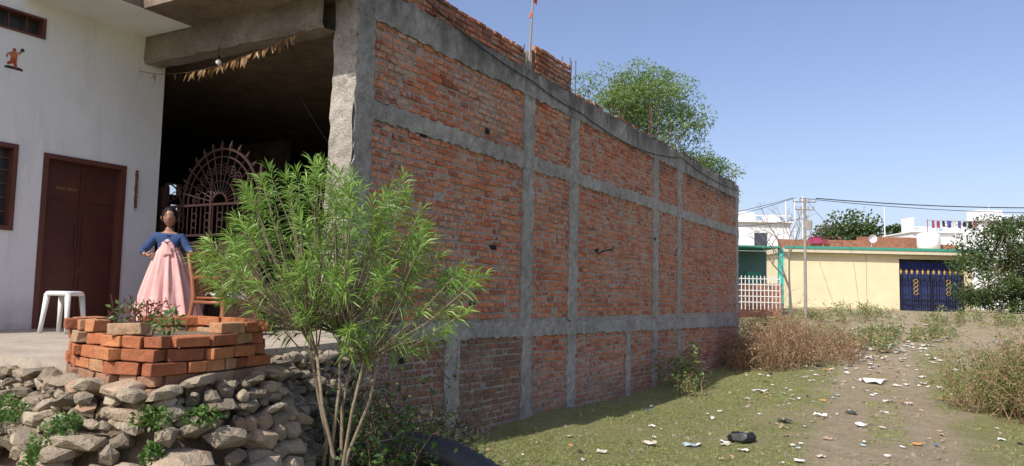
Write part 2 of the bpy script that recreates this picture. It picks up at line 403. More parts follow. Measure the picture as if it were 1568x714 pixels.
mb=MB(); wall_holes(mb,'x',-3.80,-3.56,-2,6.62,1.40,5.40,[(5.08,6.14,1.40,3.58),(3.75,4.79,2.62,3.62),(4.0,5.0,4.93,5.18)])
mb.box((-9.0,6.50,1.4),(-3.80,6.62,5.36)); mb.build('plastered_wall',M_white,house)
mb=MB(); mb.box((-3.72,5.14,1.5),(-3.66,5.60,3.52)); mb.box((-3.72,5.61,1.5),(-3.665,6.08,3.52))
for a,b in ((5.19,5.55),(5.66,6.03)):
    for z0,z1 in ((1.62,2.15),(2.25,2.95),(3.05,3.42)):
        mb.box((-3.66,a,z0),(-3.652,b,z1)); 
mb.tube([(-3.64,5.58,2.45),(-3.64,5.58,2.7)],.012); mb.build('door_leaves',M_door,house)
mb=MB()
for lo,hi in [((5.08,1.49),(5.14,3.58)),((6.08,1.49),(6.14,3.58)),((5.14,3.52),(6.08,3.58)),((3.75,2.62),(3.80,3.62)),((4.74,2.62),(4.79,3.62)),((3.8,2.62),(4.74,2.67)),((3.8,3.57),(4.74,3.62)),((4.0,4.93),(4.04,5.18)),((4.96,4.93),(5.0,5.18)),((4.04,4.93),(4.96,4.955)),((4.04,5.155),(4.96,5.18))]:
    mb.box((-3.70,lo[0],lo[1]),(-3.545,hi[0],hi[1]))
for z in (2.83,2.99,3.15,3.31,3.45): mb.box((-3.63,3.8,z),(-3.615,4.74,z+.012))
for y in (4.1,4.42): mb.box((-3.64,y,2.67),(-3.60,y+.03,3.57))
for y in (4.2,4.4,4.6,4.8): mb.box((-3.63,y,4.955),(-3.61,y+.015,5.155))
mb.build('door_and_window_frames',M_frame,house)
mb=MB(); mb.box((-3.72,3.8,2.67),(-3.69,4.74,3.57)); mb.box((-3.72,4.04,4.955),(-3.69,4.96,5.155)); mb.build('window_panes',M_glass,house)
mb=MB()
for k in range(9):
    y=5.30+k*.03; mb.box((-3.6515,y,3.20),(-3.650,y+.02,3.205)); 
    if k!=4: mb.box((-3.6515,y+.006,3.175),(-3.650,y+.012,3.20))
    if k%2: mb.box((-3.6515,y+.002,3.172),(-3.650,y+.018,3.178))
mb.build('door_lettering',simple('gold_paint',(.4,.22,.08),.5,.1),house)
PLAT=[(-9.2,2.95),(-.15,3.0),(.52,3.12),(1.35,3.05),(1.55,3.2),(1.45,3.8),(.62,4.3),(.55,5.3),(.30,6.2),(.02,6.44),(-.24,6.44),(-.24,14.0),(-9.2,14.0)]
mb=MB(); n=len(PLAT); vs=[(x,y,1.49) for x,y in PLAT]+[(x,y,-.2) for x,y in PLAT]
mb.add(vs,[tuple(range(n))]+[(i,n+i,n+(i+1)%n,(i+1)%n) for i in range(n)]); mb.build('veranda_floor',M_floor,house)
mb=MB()
for (y,h0,h1) in [(10.5,5.6,6.0),(12.3,5.5,6.3),(16.68,5.5,6.45),(18.4,5.5,6.3),(24.25,5.5,6.2),(14.6,5.6,5.95)]:
    for dx,dy in ((-.05,-.12),(-.05,.12),(-.17,-.1),(-.17,.11)):
        a=random.uniform(-.03,.03); mb.tube([(dx,y+dy,h0),(dx+a,y+dy+a*.5,(h0+h1)/2),(dx+a*2.5,y+dy-a,h1+random.uniform(-.15,.12))],.008,5)
mb.build('rebar_stubs',M_rust,house)
mb=MB()
for p0,p1,sag in [((.06,7.0,5.9),(.055,10.6,5.42),.12),((.055,10.6,5.42),(.05,12.4,5.32),.04),((.05,12.4,5.32),(.05,18.4,5.50),.22),((.05,18.4,5.5),(.05,24.3,5.45),.12)]:
    p0=V(p0);p1=V(p1); mb.tube([p0.lerp(p1,t/10)-V((0,0,4*sag*(t/10)*(1-t/10))) for t in range(11)],.010,5)
mb.tube([(.03,13.35,2.82),(.2,13.2,2.86),(.35,13.3,2.9)],.015,5)
mb.build('wall_cable',simple('black_cable',(.012,.012,.012),.6,.1,5,0),house)
mb=MB(); p0=V((-2.2,7.6,5.0));p1=V((-.3,7.4,3.1)); mb.tube([p0.lerp(p1,t/10)-V((0,0,.7*(t/10)*(1-t/10))) for t in range(11)],.003,4); mb.build('hanging_wire',simple('grey_wire',(.09,.085,.08),.6,.1,5,0),house)
fp=empty('roof_flagpole')
mb=MB(); mb.tube([(-.02,10.58,5.2),(-.01,10.6,6.0),(.02,10.63,7.0)],[.022,.02,.015],7); mb.build('pole',simple('grey_bamboo',(.25,.23,.2),.7),fp)
mb=MB(); mb.add([(.02,10.63,6.75),(.03,10.72,6.72),(.05,10.74,6.95),(.02,10.63,6.98)],[(0,1,2,3)]); mb.tube([(-.01,10.61,6.48),(-.01,10.61,6.56)],.024,7); mb.build('red_cloth',simple('red_cloth',(.6,.08,.04),.8),fp)
# ---------------------------------------------------------------- veranda items
g=empty('iron_gate',(-3.56,6.72,1.49))
mb=MB()
W=1.88
for x in (0,.93,W-.04): mb.box((x,0,0),(x+.04,.04,1.95 if x<W-.1 else 2.1))
mb.box((-.12,-.02,0),(-.0,.08,1.9))
for z in (.02,1.1,1.2,1.6): mb.box((.04,.002,z),(W-.04,.036,z+.03))
for x0,x1 in ((.05,.92),(.98,W-.05)):
    mb.box((x0,.012,.06),(x1,.02,1.1)); mb.box((x0+.12,.004,.2),(x1-.12,.012,.95))
    k=int((x1-x0)/.085)
    for i in range(k+1):
        x=x0+(x1-x0)*i/k; mb.tube([(x,.02,1.2),(x,.02,1.62)],.008,5)
def ring(cx,cz,r,rad,a0=0,a1=2*math.pi,n=22): mb.tube([(cx+r*math.cos(a0+(a1-a0)*i/n),.02,cz+r*math.sin(a0+(a1-a0)*i/n)) for i in range(n+1)],rad,5)
cx=1.1;cz=1.62
for r,rd in ((.72,.018),(.62,.012),(.3,.012),(.14,.012)): ring(cx,cz,r,rd,0,math.pi)
for i in range(15):
    a=math.pi*i/14; mb.tube([(cx+.14*math.cos(a),.02,cz+.14*math.sin(a)),(cx+.72*math.cos(a),.02,cz+.72*math.sin(a))],.008,4)
    if 1<i<13:
        p=V((cx+.72*math.cos(a),.02,cz+.72*math.sin(a))); d=V((math.cos(a),0,math.sin(a)))
        mb.tube([p,p+d*.05,p+d*.12],[.018,.022,.002],5)
for i in range(10):
    a=math.pi*(i+.5)/10; ring(cx+.46*math.cos(a),cz+.46*math.sin(a),.07,.007,0,6.28,10); ring(cx+.46*math.cos(a),cz+.46*math.sin(a),.03,.007,0,6.28,8)
for i in range(7):
    for z in (1.36,1.46): ring(.12+.25*i,z,.05,.007,0,6.28,8)
for i in range(5): ring(.12+.075*i*1.0,1.74+.03*i,.05,.007,0,6.28,8)
ring(.0,1.6,.34,.012,0,1.5); mb.build('gate_leaf',M_gate,g)
gl=empty('leaf_garland')
mb=MB(); P=[(-3.5,6.2,4.86),(-3.0,6.15,4.74),(-2.4,6.12,4.68),(-1.9,6.1,4.68),(-1.4,6.12,4.75),(-1.0,6.2,4.86),(-.65,6.27,4.99)]
mb.tube(P,.004,4); mb.build('string',M_rust,gl)
cs=[];ds=[]
for i in range(6):
    for k in range(24 if i>1 else 2):
        t=random.random(); p=V(P[i]).lerp(V(P[i+1]),t); cs.append(p[:]); ds.append((random.gauss(0,.5),random.gauss(0,.4),-1))
leaves('dried_leaves',cs,ds,.12,.03,leafmat('dried_mango_leaf',(.13,.07,.02),(.38,.22,.09),.2),gl)
bl=empty('light_bulb')
mb=MB(); mb.tube([(-1.95,6.2,5.0),(-1.95,6.2,4.86)],.004,4); mb.tube([(-1.95,6.2,4.86),(-1.95,6.2,4.81)],.014,8); mb.build('holder',M_black,bl)
bpy.ops.mesh.primitive_uv_sphere_add(segments=14,ring_count=8,radius=.034,location=(-1.95,6.2,4.775)); o=bpy.context.object;o.name='bulb';o.parent=bl;o.data.materials.append(simple('white_glass',(.8,.8,.78),.2,.05,3,0))
mb=MB()
for k in range(14):
    z=3.52-k*.036; mb.box((-3.555,6.27,z),(-3.53,6.30,z+.028),None,random.random(),0,.006)
mb.tube([(-3.55,6.285,3.55),(-3.55,6.285,3.0)],.004,4); mb.build('door_garland',simple('dried_flowers',(.16,.06,.03),.9))
st=empty('deity_sticker')
def poly(name,pts,col,x=-3.557):
    mb=MB(); mb.add([(x,4.57+.21*u,4.48+.26*w) for u,w in pts],[tuple(range(len(pts)))]); mb.build(name,simple(name,col,.5,.15,30,0),st)
poly('legs_and_skirt',[(.30,.50),(.28,.36),(.12,.26),(.16,.14),(.42,.26),(.50,.18),(.52,.05),(.66,.05),(.66,.2),(.62,.34),(.64,.50)],(.40,.07,.03))
poly('torso',[(.30,.50),(.24,.66),(.34,.78),(.60,.78),(.68,.66),(.62,.50)],(.50,.16,.06),-3.5568)
poly('raised_arm',[(.60,.76),(.78,.72),(.86,.90),(.78,.92),(.70,.80),(.60,.80)],(.48,.15,.06),-3.5566)
poly('lowered_arm',[(.30,.76),(.10,.66),(.04,.48),(.12,.46),(.18,.60),(.30,.68)],(.48,.15,.06),-3.5566)
poly('face',[(.38,.78),(.36,.90),(.46,.97),(.56,.92),(.56,.80)],(.35,.09,.05),-3.5564)
poly('black_base',[(0,0),(1,0),(.95,.10),(.7,.14),(.3,.13),(.05,.10)],(.03,.015,.01),-3.558)  # black print along the sticker's foot
poly('mace',[(.78,.88),(.80,1.02),(.94,1.04),(1.0,.94),(.9,.86)],(.05,.03,.02),-3.5562)
s=empty('plastic_stool',(-2.62,4.90,1.492),math.radians(25))
mb=MB(); 
n=24
vs=[];R0=[(.0,.45),(.13,.452),(.165,.447),(.175,.435),(.175,.40),(.165,.40)]
for r,z in R0:
    for i in range(n):
        t=2*math.pi*i/n; q=(abs(math.cos(t))**4+abs(math.sin(t))**4)**(-.25)*.9; vs.append((r*q*math.cos(t),r*q*math.sin(t),z))
mb.add(vs,[(k*n+i,k*n+(i+1)%n,(k+1)*n+(i+1)%n,(k+1)*n+i) for k in range(len(R0)-1) for i in range(n)])
for a in range(4):
    t=math.pi/4+a*math.pi/2; c,sn=math.cos(t),math.sin(t)
    mb.tube([(c*.165,sn*.165,.42),(c*.19,sn*.19,.2),(c*.215,sn*.215,0)],[.032,.025,.022],8)
mb.build('seat_and_legs',simple('white_plastic',(.70,.70,.67),.4,.08,6,0),s,True)
c=empty('plastic_armchair',(-1.37,5.98,1.492),math.radians(5))
mp=simple('brown_plastic',(.27,.10,.045),.38,.12,4,0)
mb=MB()
mb.box((-.20,-.22,.395),(.24,.22,.42),j=.002)
mb.box((.235,-.215,.36),(.25,.215,.41))
for sy in (-1,1):
    mb.tube([(.27,sy*.27,0),(.25,sy*.25,.2),(.24,sy*.245,.42),(.26,sy*.255,.60),(.22,sy*.26,.64),(.0,sy*.265,.645),(-.20,sy*.25,.63)],[.022,.026,.028,.024,.026,.026,.022],8)
    mb.tube([(-.30,sy*.25,0),(-.25,sy*.235,.22),(-.22,sy*.225,.42),(-.26,sy*.225,.62),(-.33,sy*.215,.82),(-.36,sy*.20,.89)],[.022,.026,.028,.026,.024,.02],8)
    mb.tube([(-.2,sy*.235,.36),(.24,sy*.24,.36)],.02,6)
mb.tube([(-.36,-.20,.885),(-.375,-.1,.905),(-.38,0,.91),(-.375,.1,.905),(-.36,.20,.885)],.026,8)
mb.tube([(-.23,-.22,.46),(-.24,0,.46),(-.23,.22,.46)],.016,6)
for i in range(6):
    y=-.165+.066*i; mb.tube([(-.235,y,.46),(-.275,y,.62),(-.335,y,.78),(-.372,y,.89)],.015,6)
mb.build('frame',mp,c,True)
def sheet(mb,cx,cy,z,sx,sy,amp,r):
    n=8;vs=[]
    for i in range(n+1):
        for j in range(n+1):
            u=i/n-.5;w=j/n-.5; x=cx+u*sx+random.gauss(0,.006);y=cy+w*sy+random.gauss(0,.006); zz=z+random.uniform(0,amp)
            if x>.26: zz=z-(x-.26)*1.5
            vs.append((x,y,zz))
    mb.add(vs,[(i*(n+1)+j,i*(n+1)+j+1,(i+1)*(n+1)+j+1,(i+1)*(n+1)+j) for i in range(n) for j in range(n)],r)
mb=MB(); sheet(mb,.1,-.06,.43,.36,.3,.05,0.2); sheet(mb,.0,.08,.445,.3,.2,.05,.9)
mb.build('newspapers',rndmat('newsprint',[(0,(.7,.7,.68)),(1,(.5,.5,.52))],.8,40,.1),c)
mb=MB(); sheet(mb,.17,-.12,.485,.14,.12,.04,.5); mb.build('pink_cloth',simple('pink_cloth',(.6,.1,.16),.8),c)
# ---------------------------------------------------------------- woman
w=empty('woman',(-2.55,6.09,1.49),math.radians(46)); w.scale=(1.05,1.05,1.01)
M_skin=simple('skin',(.31,.16,.10),.5,.08,8,0)
M_hair=simple('black_hair',(.010,.008,.008),.4,.2,40,.3)
M_card=simple('blue_knit',(.03,.065,.17),.9,.2,30,.4)
def dressmat():
    m,nt,b=newmat('pink_cotton'); f=noiseN(nt,5,3,.6); c=ramp(nt,f,[(.3,(.66,.36,.34)),(.7,(.74,.44,.41))])
    nt.links.new(c,b.inputs['Base Color']); b.inputs['Roughness'].default_value=.9; bump(nt,b,noiseN(nt,12,4),.4,.02); return m
M_dress=dressmat()
bv=[(0,.02,.78),(0,.02,.98),(0,.01,1.11),(0,.02,1.18),(0,.005,1.27),
    (-.135,.01,1.135),(-.275,.05,.94),(-.235,-.02,.895),(.135,.01,1.135),(.235,-.03,.965),(.285,-.19,.925),
    (-.09,.01,.72),(-.10,0,.42),(-.10,.02,.09),(-.11,-.12,.03),(.09,.01,.72),(.09,0,.42),(.09,.02,.09),(.10,-.12,.03)]
be=[(0,1),(1,2),(2,3),(3,4),(2,5),(5,6),(6,7),(2,8),(8,9),(9,10),(0,11),(11,12),(12,13),(13,14),(0,15),(15,16),(16,17),(17,18)]
br=[(.13,.10),(.10,.08),(.115,.08),.052,.042,.046,.034,.024,.046,.034,.023,.08,.055,.035,.03,.08,.055,.035,.03]
skin('body',bv,be,br,M_skin,w)
cv=[(0,.02,.925),(0,.02,1.02),(0,.012,1.11),(-.135,.012,1.13),(-.21,.035,1.03),(-.28,.052,.94),(-.25,.0,.915),(.135,.012,1.13),(.195,-.01,1.04),(.24,-.03,.965),(.270,-.12,.94)]
ce=[(0,1),(1,2),(2,3),(3,4),(4,5),(5,6),(2,7),(7,8),(8,9),(9,10)]
cr=[(.142,.108),(.122,.10),(.12,.095),.060,.054,.050,.042,.060,.054,.047,.040]
skin('cardigan',cv,ce,cr,M_card,w)
def hand(name,base,d,side,palm):
    base=V(base);d=V(d).normalized();side=V(side).normalized();palm=V(palm).normalized()
    vs=[base[:],(base+d*.035)[:],(base+d*.06)[:]];es=[(0,1),(1,2)];rs=[(.02,.014),(.028,.014),(.026,.012)]
    for k,(o,l) in enumerate(((-.027,.058),(-.009,.068),(.009,.064),(.026,.05))):
        a=base+d*.065+side*o; i=len(vs)
        pts=[a,a+d*l*.4+palm*.006,a+d*l*.7+palm*.022,a+d*l*.8+palm*.045]
        vs+=[p[:] for p in pts]; es+=[(2,i),(i,i+1),(i+1,i+2),(i+2,i+3)]; rs+=[.009,.0085,.008,.007]
    i=len(vs); a=base+d*.02-side*.028
    vs+=[a[:],(a-side*.022+d*.022+palm*.01)[:],(a-side*.026+d*.045+palm*.028)[:]]; es+=[(1,i),(i,i+1),(i+1,i+2)]; rs+=[.012,.01,.008]
    skin(name,vs,es,rs,M_skin,w,1)
hand('hand_on_chair',(.287,-.20,.928),(.15,-1,-.1),(1,.15,0),(0,-.1,-1))
hand('hand_on_hip',(-.232,-.025,.895),(.9,-.45,-.1),(0,.1,-1),(.3,.9,0))
n=96;vs=[];rows=[(1.13,.08,.055,0),(1.10,.10,.08,0),(1.05,.11,.10,0),(.97,.118,.106,.004),(.93,.138,.124,.008),(.85,.170,.152,.014),(.7,.215,.20,.02),(.5,.27,.245,.026),(.3,.32,.295,.03),(.16,.35,.32,.034),(.13,.352,.323,.034)]
ph=[random.uniform(-1,1) for _ in range(6)]
for (z,rx_,ry_,am) in rows:
    for i in range(n):
        t=2*math.pi*i/n; q=1+ (am/ rx_)*(math.sin(13*t+ph[0]+z*1.2)+.5*math.sin(23*t+ph[1]-z*2)+.35*math.sin(5*t+ph[2]))
        vs.append((rx_*q*math.cos(t)+.035*(1.1-z),.02+ry_*q*math.sin(t),z+ (.012*math.sin(4*t+1) if z<.2 else 0)))
k=len(rows); mb=MB(); mb.add(vs,[(a*n+i,(a+1)*n+i,(a+1)*n+(i+1)%n,a*n+(i+1)%n) for a in range(k-1) for i in range(n)]); o=mb.build('pink_dress',M_dress,w,True)
mb=MB();vs=[]
for j in range(7):
    z=1.06-.15*j/6; hw=.006+.055*(j/6)**.9
    for i in range(5): vs.append(((i/4-.5)*2*hw,-.112-.018*(j/6)-.010*(1-abs(i/2-1)),z))
mb.add(vs,[(j*5+i,(j+1)*5+i,(j+1)*5+i+1,j*5+i+1) for j in range(6) for i in range(4)]); mb.build('dress_front',M_dress,w,True)
mb=MB(); mb.tube([(-.012,-.125,1.055),(-.03,-.125,1.07),(-.012,-.13,1.05),(0,-.13,1.055),(.012,-.13,1.05),(.03,-.125,1.07),(.012,-.125,1.055)],.006,6); mb.build('cardigan_tie',M_card,w,True)
mb=MB(); 
for a,b in ((.060,1.165),(.066,1.155)): mb.tube([(a*math.cos(t*math.pi/8),.015+.9*a*math.sin(t*math.pi/8)-.012,b-.022*max(0,-math.sin(t*math.pi/8))) for t in range(17)],.006,5)
mb.build('collar',M_card,w,True)
mb=MB(); 
for sx in (-.07,.06):
    mb.tube([(sx,.05,.03),(sx,-.05,.04),(sx,-.12,.025)],[.04,.04,.028],8)
mb.build('shoes',simple('red_fabric',(.35,.02,.03),.8),w,True)
mb=MB();vs=[];nu,nv=28,22
hc=V((0,.0,1.362)); HS=1.10
def headpt(u,v,off=0):
    t=2*math.pi*u;p=math.pi*v
    x=math.sin(p)*math.sin(t);y=-math.sin(p)*math.cos(t);z=math.cos(p)
    X=.074*x;Y=.090*y;Z=.112*z
    if z<0: k=1-.42*(-z)**1.6; X*=k; Y*=(1-.15*(-z)) if y<0 else 1-.5*(-z)
    if y<0:
        nz_=math.exp(-((z+.12)/.16)**2-((x)/.13)**2); Y-=.018*nz_
        for ex in (-.42,.42): Y+=.010*math.exp(-((z-.10)/.12)**2-((x-ex)/.2)**2)
        Y-=.006*math.exp(-((z+.45)/.1)**2-(x/.3)**2); Y-=.008*math.exp(-((z+.85)/.15)**2-(x/.3)**2)
    return hc+V((X,Y,Z))*(1+off/.09)*HS
for v in range(nv+1):
    for u in range(nu): vs.append(headpt(u/nu,v/nv))
mb.add(vs,[(v*nu+u,(v+1)*nu+u,(v+1)*nu+(u+1)%nu,v*nu+(u+1)%nu) for v in range(nv) for u in range(nu)])
for sx in (-1,1): mb.tube([hc+HS*V((sx*.072,.01,.02)),hc+HS*V((sx*.083,.015,.0)),hc+HS*V((sx*.074,.01,-.035))],[.012,.014,.008],7)
mb.build('head',M_skin,w,True)
mb=MB()
for v in range(nv):
    for u in range(nu):
        uc=(u+.5)/nu;vc=(v+.5)/nv; fr=abs(((uc+.5)%1)-.5)*2
        lim=.27+ (0 if fr<.12 else 1)*min(1,(fr-.12)/.3)*.42
        if fr>.55: lim=.80
        if vc<lim: mb.add([headpt(a/nu,b/nv,.010+.003*math.sin(a*3)) for a,b in ((u,v),(u,v+1),(u+1,v+1),(u+1,v))],[(0,1,2,3)])
mb.tube([hc+V((.0,.095,-.03)),hc+V((0,.125,-.06)),hc+V((0,.11,-.12)),hc+V((0,.115,-.3)),hc+V((0,.12,-.5))],[.04,.045,.028,.024,.01],8)
mb.build('hair',M_hair,w,True)
def blob(name,c,r,mat,seg=10):
    bpy.ops.mesh.primitive_uv_sphere_add(segments=seg,ring_count=seg//2+2,radius=1,location=hc+HS*V(c)); o=bpy.context.object; o.name=name;o.scale=V(r)*HS;o.parent=w;o.data.materials.append(mat)
    for p in o.data.polygons:p.use_smooth=True
Mw=simple('eye_white',(.42,.40,.38),.3,.02,3,0); Mi=simple('iris',(.01,.006,.005),.2,.02,3,0); Ml=simple('lips',(.24,.07,.06),.5,.05,3,0)
for i,ex in enumerate((-.030,.030)):
    blob('eye_%d'%i,(ex,-.0765,.012),(.0125,.006,.0052),Mw); blob('pupil_%d'%i,(ex,-.0805,.012),(.0058,.003,.0052),Mi)
    mb=MB(); mb.tube([hc+HS*V((ex-.018,-.078,.026)),hc+HS*V((ex,-.0855,.032)),hc+HS*V((ex+.018,-.078,.026))],[.002,.0035,.002],5); mb.build('eyebrow_%d'%i,M_hair,w)
blob('mouth',(0,-.088,-.050),(.020,.008,.0055),Ml); blob('bindi',(0,-.093,.038),(.0045,.003,.0045),simple('bindi_red',(.3,.01,.02),.4,.02,3,0))
# ---------------------------------------------------------------- planter + retaining wall
pl=empty('brick_planter')
path=[V((.35,3.75,0)),V((.50,3.18,0)),V((.85,3.02,0)),V((1.35,2.93,0)),V((1.62,3.02,0)),V((1.66,3.40,0)),V((1.55,3.85,0)),V((1.15,4.15,0)),V((.6,4.1,0)),V((.35,3.75,0))]
def along(path,d):
    for i in range(len(path)-1):
        l=(path[i+1]-path[i]).length
        if d<=l: return path[i].lerp(path[i+1],d/l),(path[i+1]-path[i]).normalized()
        d-=l
    return path[-1],(path[-1]-path[-2]).normalized()
tot=sum((path[i+1]-path[i]).length for i in range(len(path)-1))
mA=MB();mB=MB()
for cse in range(8):
    z=1.165+cse*.078; d=(cse%2)*.12+random.uniform(0,.03)
    while d<tot-.05:
        L=random.choice([.23,.23,.22,.12]); p,t=along(path,min(tot,d+L/2)); d+=L+.012
        if cse==7 and (random.random()<.35): continue
        a=math.atan2(t.y,t.x)+random.gauss(0,.07 if cse>3 else .03); o_=random.gauss(0,.016 if cse>3 else .006)
        M=Matrix.Translation((p.x+t.y*o_,p.y-t.x*o_,z))@Matrix.Rotation(a,4,'Z')@Matrix.Rotation(random.gauss(0,.02),4,'X')@Matrix.Rotation(random.gauss(0,.015),4,'Y')
        (mA if cse>=4 else mB).box((-L/2,-.055,.003),(L/2,.055,.073),M,random.random(),0,.006)
for nm,mm,mt in (('loose_bricks',mA,M_pbrick),('mortared_bricks',mB,M_mbrick)):
    o=mm.build(nm,mt,pl); bv_=o.modifiers.new('b','BEVEL'); bv_.width=.006; bv_.segments=2
mb=MB(); pp=path[:-1]; n=len(pp); mb.add([(p.x,p.y,1.67) for p in pp],[tuple(range(n))]); mb.build('soil',M_soil,pl)
mb=MB(); cc=V((1.0,3.5,0)); mb.add([(cc.lerp(p,.985)+V((0,0,1.05)))[:] for p in pp]+[(cc.lerp(p,.985)+V((0,0,1.5)))[:] for p in pp],[(i,(i+1)%n,n+(i+1)%n,n+i) for i in range(n)]); mb.build('mortar_fill',M_mortar,pl)
edge=[V((-4.2,2.95,0)),V((-1.5,2.9,0)),V((-.15,2.98,0)),V((.42,3.05,0)),V((.85,2.9,0)),V((1.4,2.8,0)),V((1.72,2.95,0)),V((1.78,3.4,0)),V((1.62,3.95,0)),V((1.05,4.4,0)),V((.62,5.0,0)),V((.5,5.6,0)),V((.3,6.3,0))]
etot=sum((edge[i+1]-edge[i]).length for i in range(len(edge)-1))
rt=empty('stone_retaining_wall')
def stone(mb,c,s,r,rz=None,tl=.3):
    bm=bmesh.new()
    for _ in range(26):
        p=V((random.gauss(0,1),random.gauss(0,1),random.gauss(0,1))).normalized()
        q=[math.copysign(abs(a)**.8,a) for a in p]
        bm.verts.new((q[0]*s[0],q[1]*s[1],q[2]*s[2]))
    bmesh.ops.convex_hull(bm,input=bm.verts[:]); 
    loose=[v for v in bm.verts if not v.link_faces]; bmesh.ops.delete(bm,geom=loose,context='VERTS')
    bm.verts.index_update()
    M=Matrix.Translation(c)@Matrix.Rotation(random.random()*6.28 if rz is None else rz,4,'Z')@Matrix.Rotation(random.gauss(0,tl),4,'X')@Matrix.Rotation(random.gauss(0,tl),4,'Y')
    mb.add([M@v.co for v in bm.verts],[tuple(v.index for v in f.verts) for f in bm.faces],r); bm.free()
mb=MB(); sl=MB(); rows=[]
NP=60
for i in range(NP+1):
    p,t=along(edge,etot*i/NP); o=V((t.y,-t.x,0)); row=[]
    for k in range(8):
        s_=k/7; off=-.12+.58*s_; z=1.43-1.45*s_
        row.append((p+o*off+V((0,0,z+noise.noise(p*3+V((0,0,k)))*.06)))[:])
    rows.append(row)
sl.add([q for r in rows for q in r],[(i*8+k,i*8+k+1,(i+1)*8+k+1,(i+1)*8+k) for i in range(NP) for k in range(7)]); sl.build('earth_fill',M_soil,rt,True)
z=1.40; off=.0
while z>.25:
    hh=random.uniform(.06,.085) if z>1.15 else random.uniform(.09,.15)
    d=1.6
    while d<etot:
        b=hh*random.choice([.6,.8,1.0,1.3,1.7])
        p,t=along(edge,d+b); o=V((t.y,-t.x,0)); d+=b*1.8
        c_=p+o*(off+random.gauss(0,.025)); hz=hh*random.uniform(.45,.66)
        if noise.noise(V((d*1.1,z*2,2)))<-.38: continue
        stone(mb,(c_.x,c_.y,z+random.gauss(0,.018)),(b,b*random.uniform(.7,1.0),hz),random.random(),math.atan2(t.y,t.x)+random.gauss(0,.3),.18)
    z-=hh*.9; off+=hh*.36
for k in range(230):
    d=1.8+random.random()*(etot-2); p,t=along(edge,d); o=V((t.y,-t.x,0)); c_=p+o*random.uniform(.4,1.1); b=random.uniform(.03,.12); stone(mb,(c_.x,c_.y,gnd(c_.x,c_.y)+b*.4),(b*1.2,b,b*.7),random.random())
for k in range(160):
    d=1.8+random.random()*(etot-2); p,t=along(edge,d); o=V((t.y,-t.x,0)); s_=random.random(); c_=p+o*(s_*.46+.03); b=random.uniform(.015,.04); stone(mb,(c_.x,c_.y,1.42-s_*1.1),(b*1.2,b,b*.7),random.random())
o=mb.build('rubble',M_stone,rt); bv_=o.modifiers.new('b','BEVEL'); bv_.width=.014; bv_.segments=2; bv_.limit_method='NONE'
# ---------------------------------------------------------------- vegetation
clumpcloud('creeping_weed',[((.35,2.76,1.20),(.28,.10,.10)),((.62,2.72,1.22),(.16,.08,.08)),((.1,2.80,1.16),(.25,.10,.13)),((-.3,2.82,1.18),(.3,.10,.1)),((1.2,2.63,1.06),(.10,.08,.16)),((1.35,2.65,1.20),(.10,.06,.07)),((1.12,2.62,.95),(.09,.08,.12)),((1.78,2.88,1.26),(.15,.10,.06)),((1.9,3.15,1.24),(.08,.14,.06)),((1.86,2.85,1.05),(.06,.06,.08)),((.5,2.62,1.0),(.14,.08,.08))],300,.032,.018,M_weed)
clumpcloud('planter_plant',[((.75,3.4,1.80),(.14,.14,.1)),((1.3,3.3,1.78),(.1,.1,.08))],90,.05,.022,M_weed)
rp=empty('red_coleus'); mb=MB()
for _ in range(16):
    x=random.uniform(.85,1.2);y=random.uniform(3.15,3.5); mb.tube([(x,y,1.66),(x+random.gauss(0,.04),y,1.80),(x+random.gauss(0,.08),y+random.gauss(0,.05),1.87+random.random()*.08)],.004,4)
mb.build('stems',M_rust,rp); clumpcloud('leaves',[((1.0,3.3,1.81),(.2,.18,.07)),((1.12,3.35,1.86),(.1,.1,.07))],60,.035,.018,M_redleaf,rp)
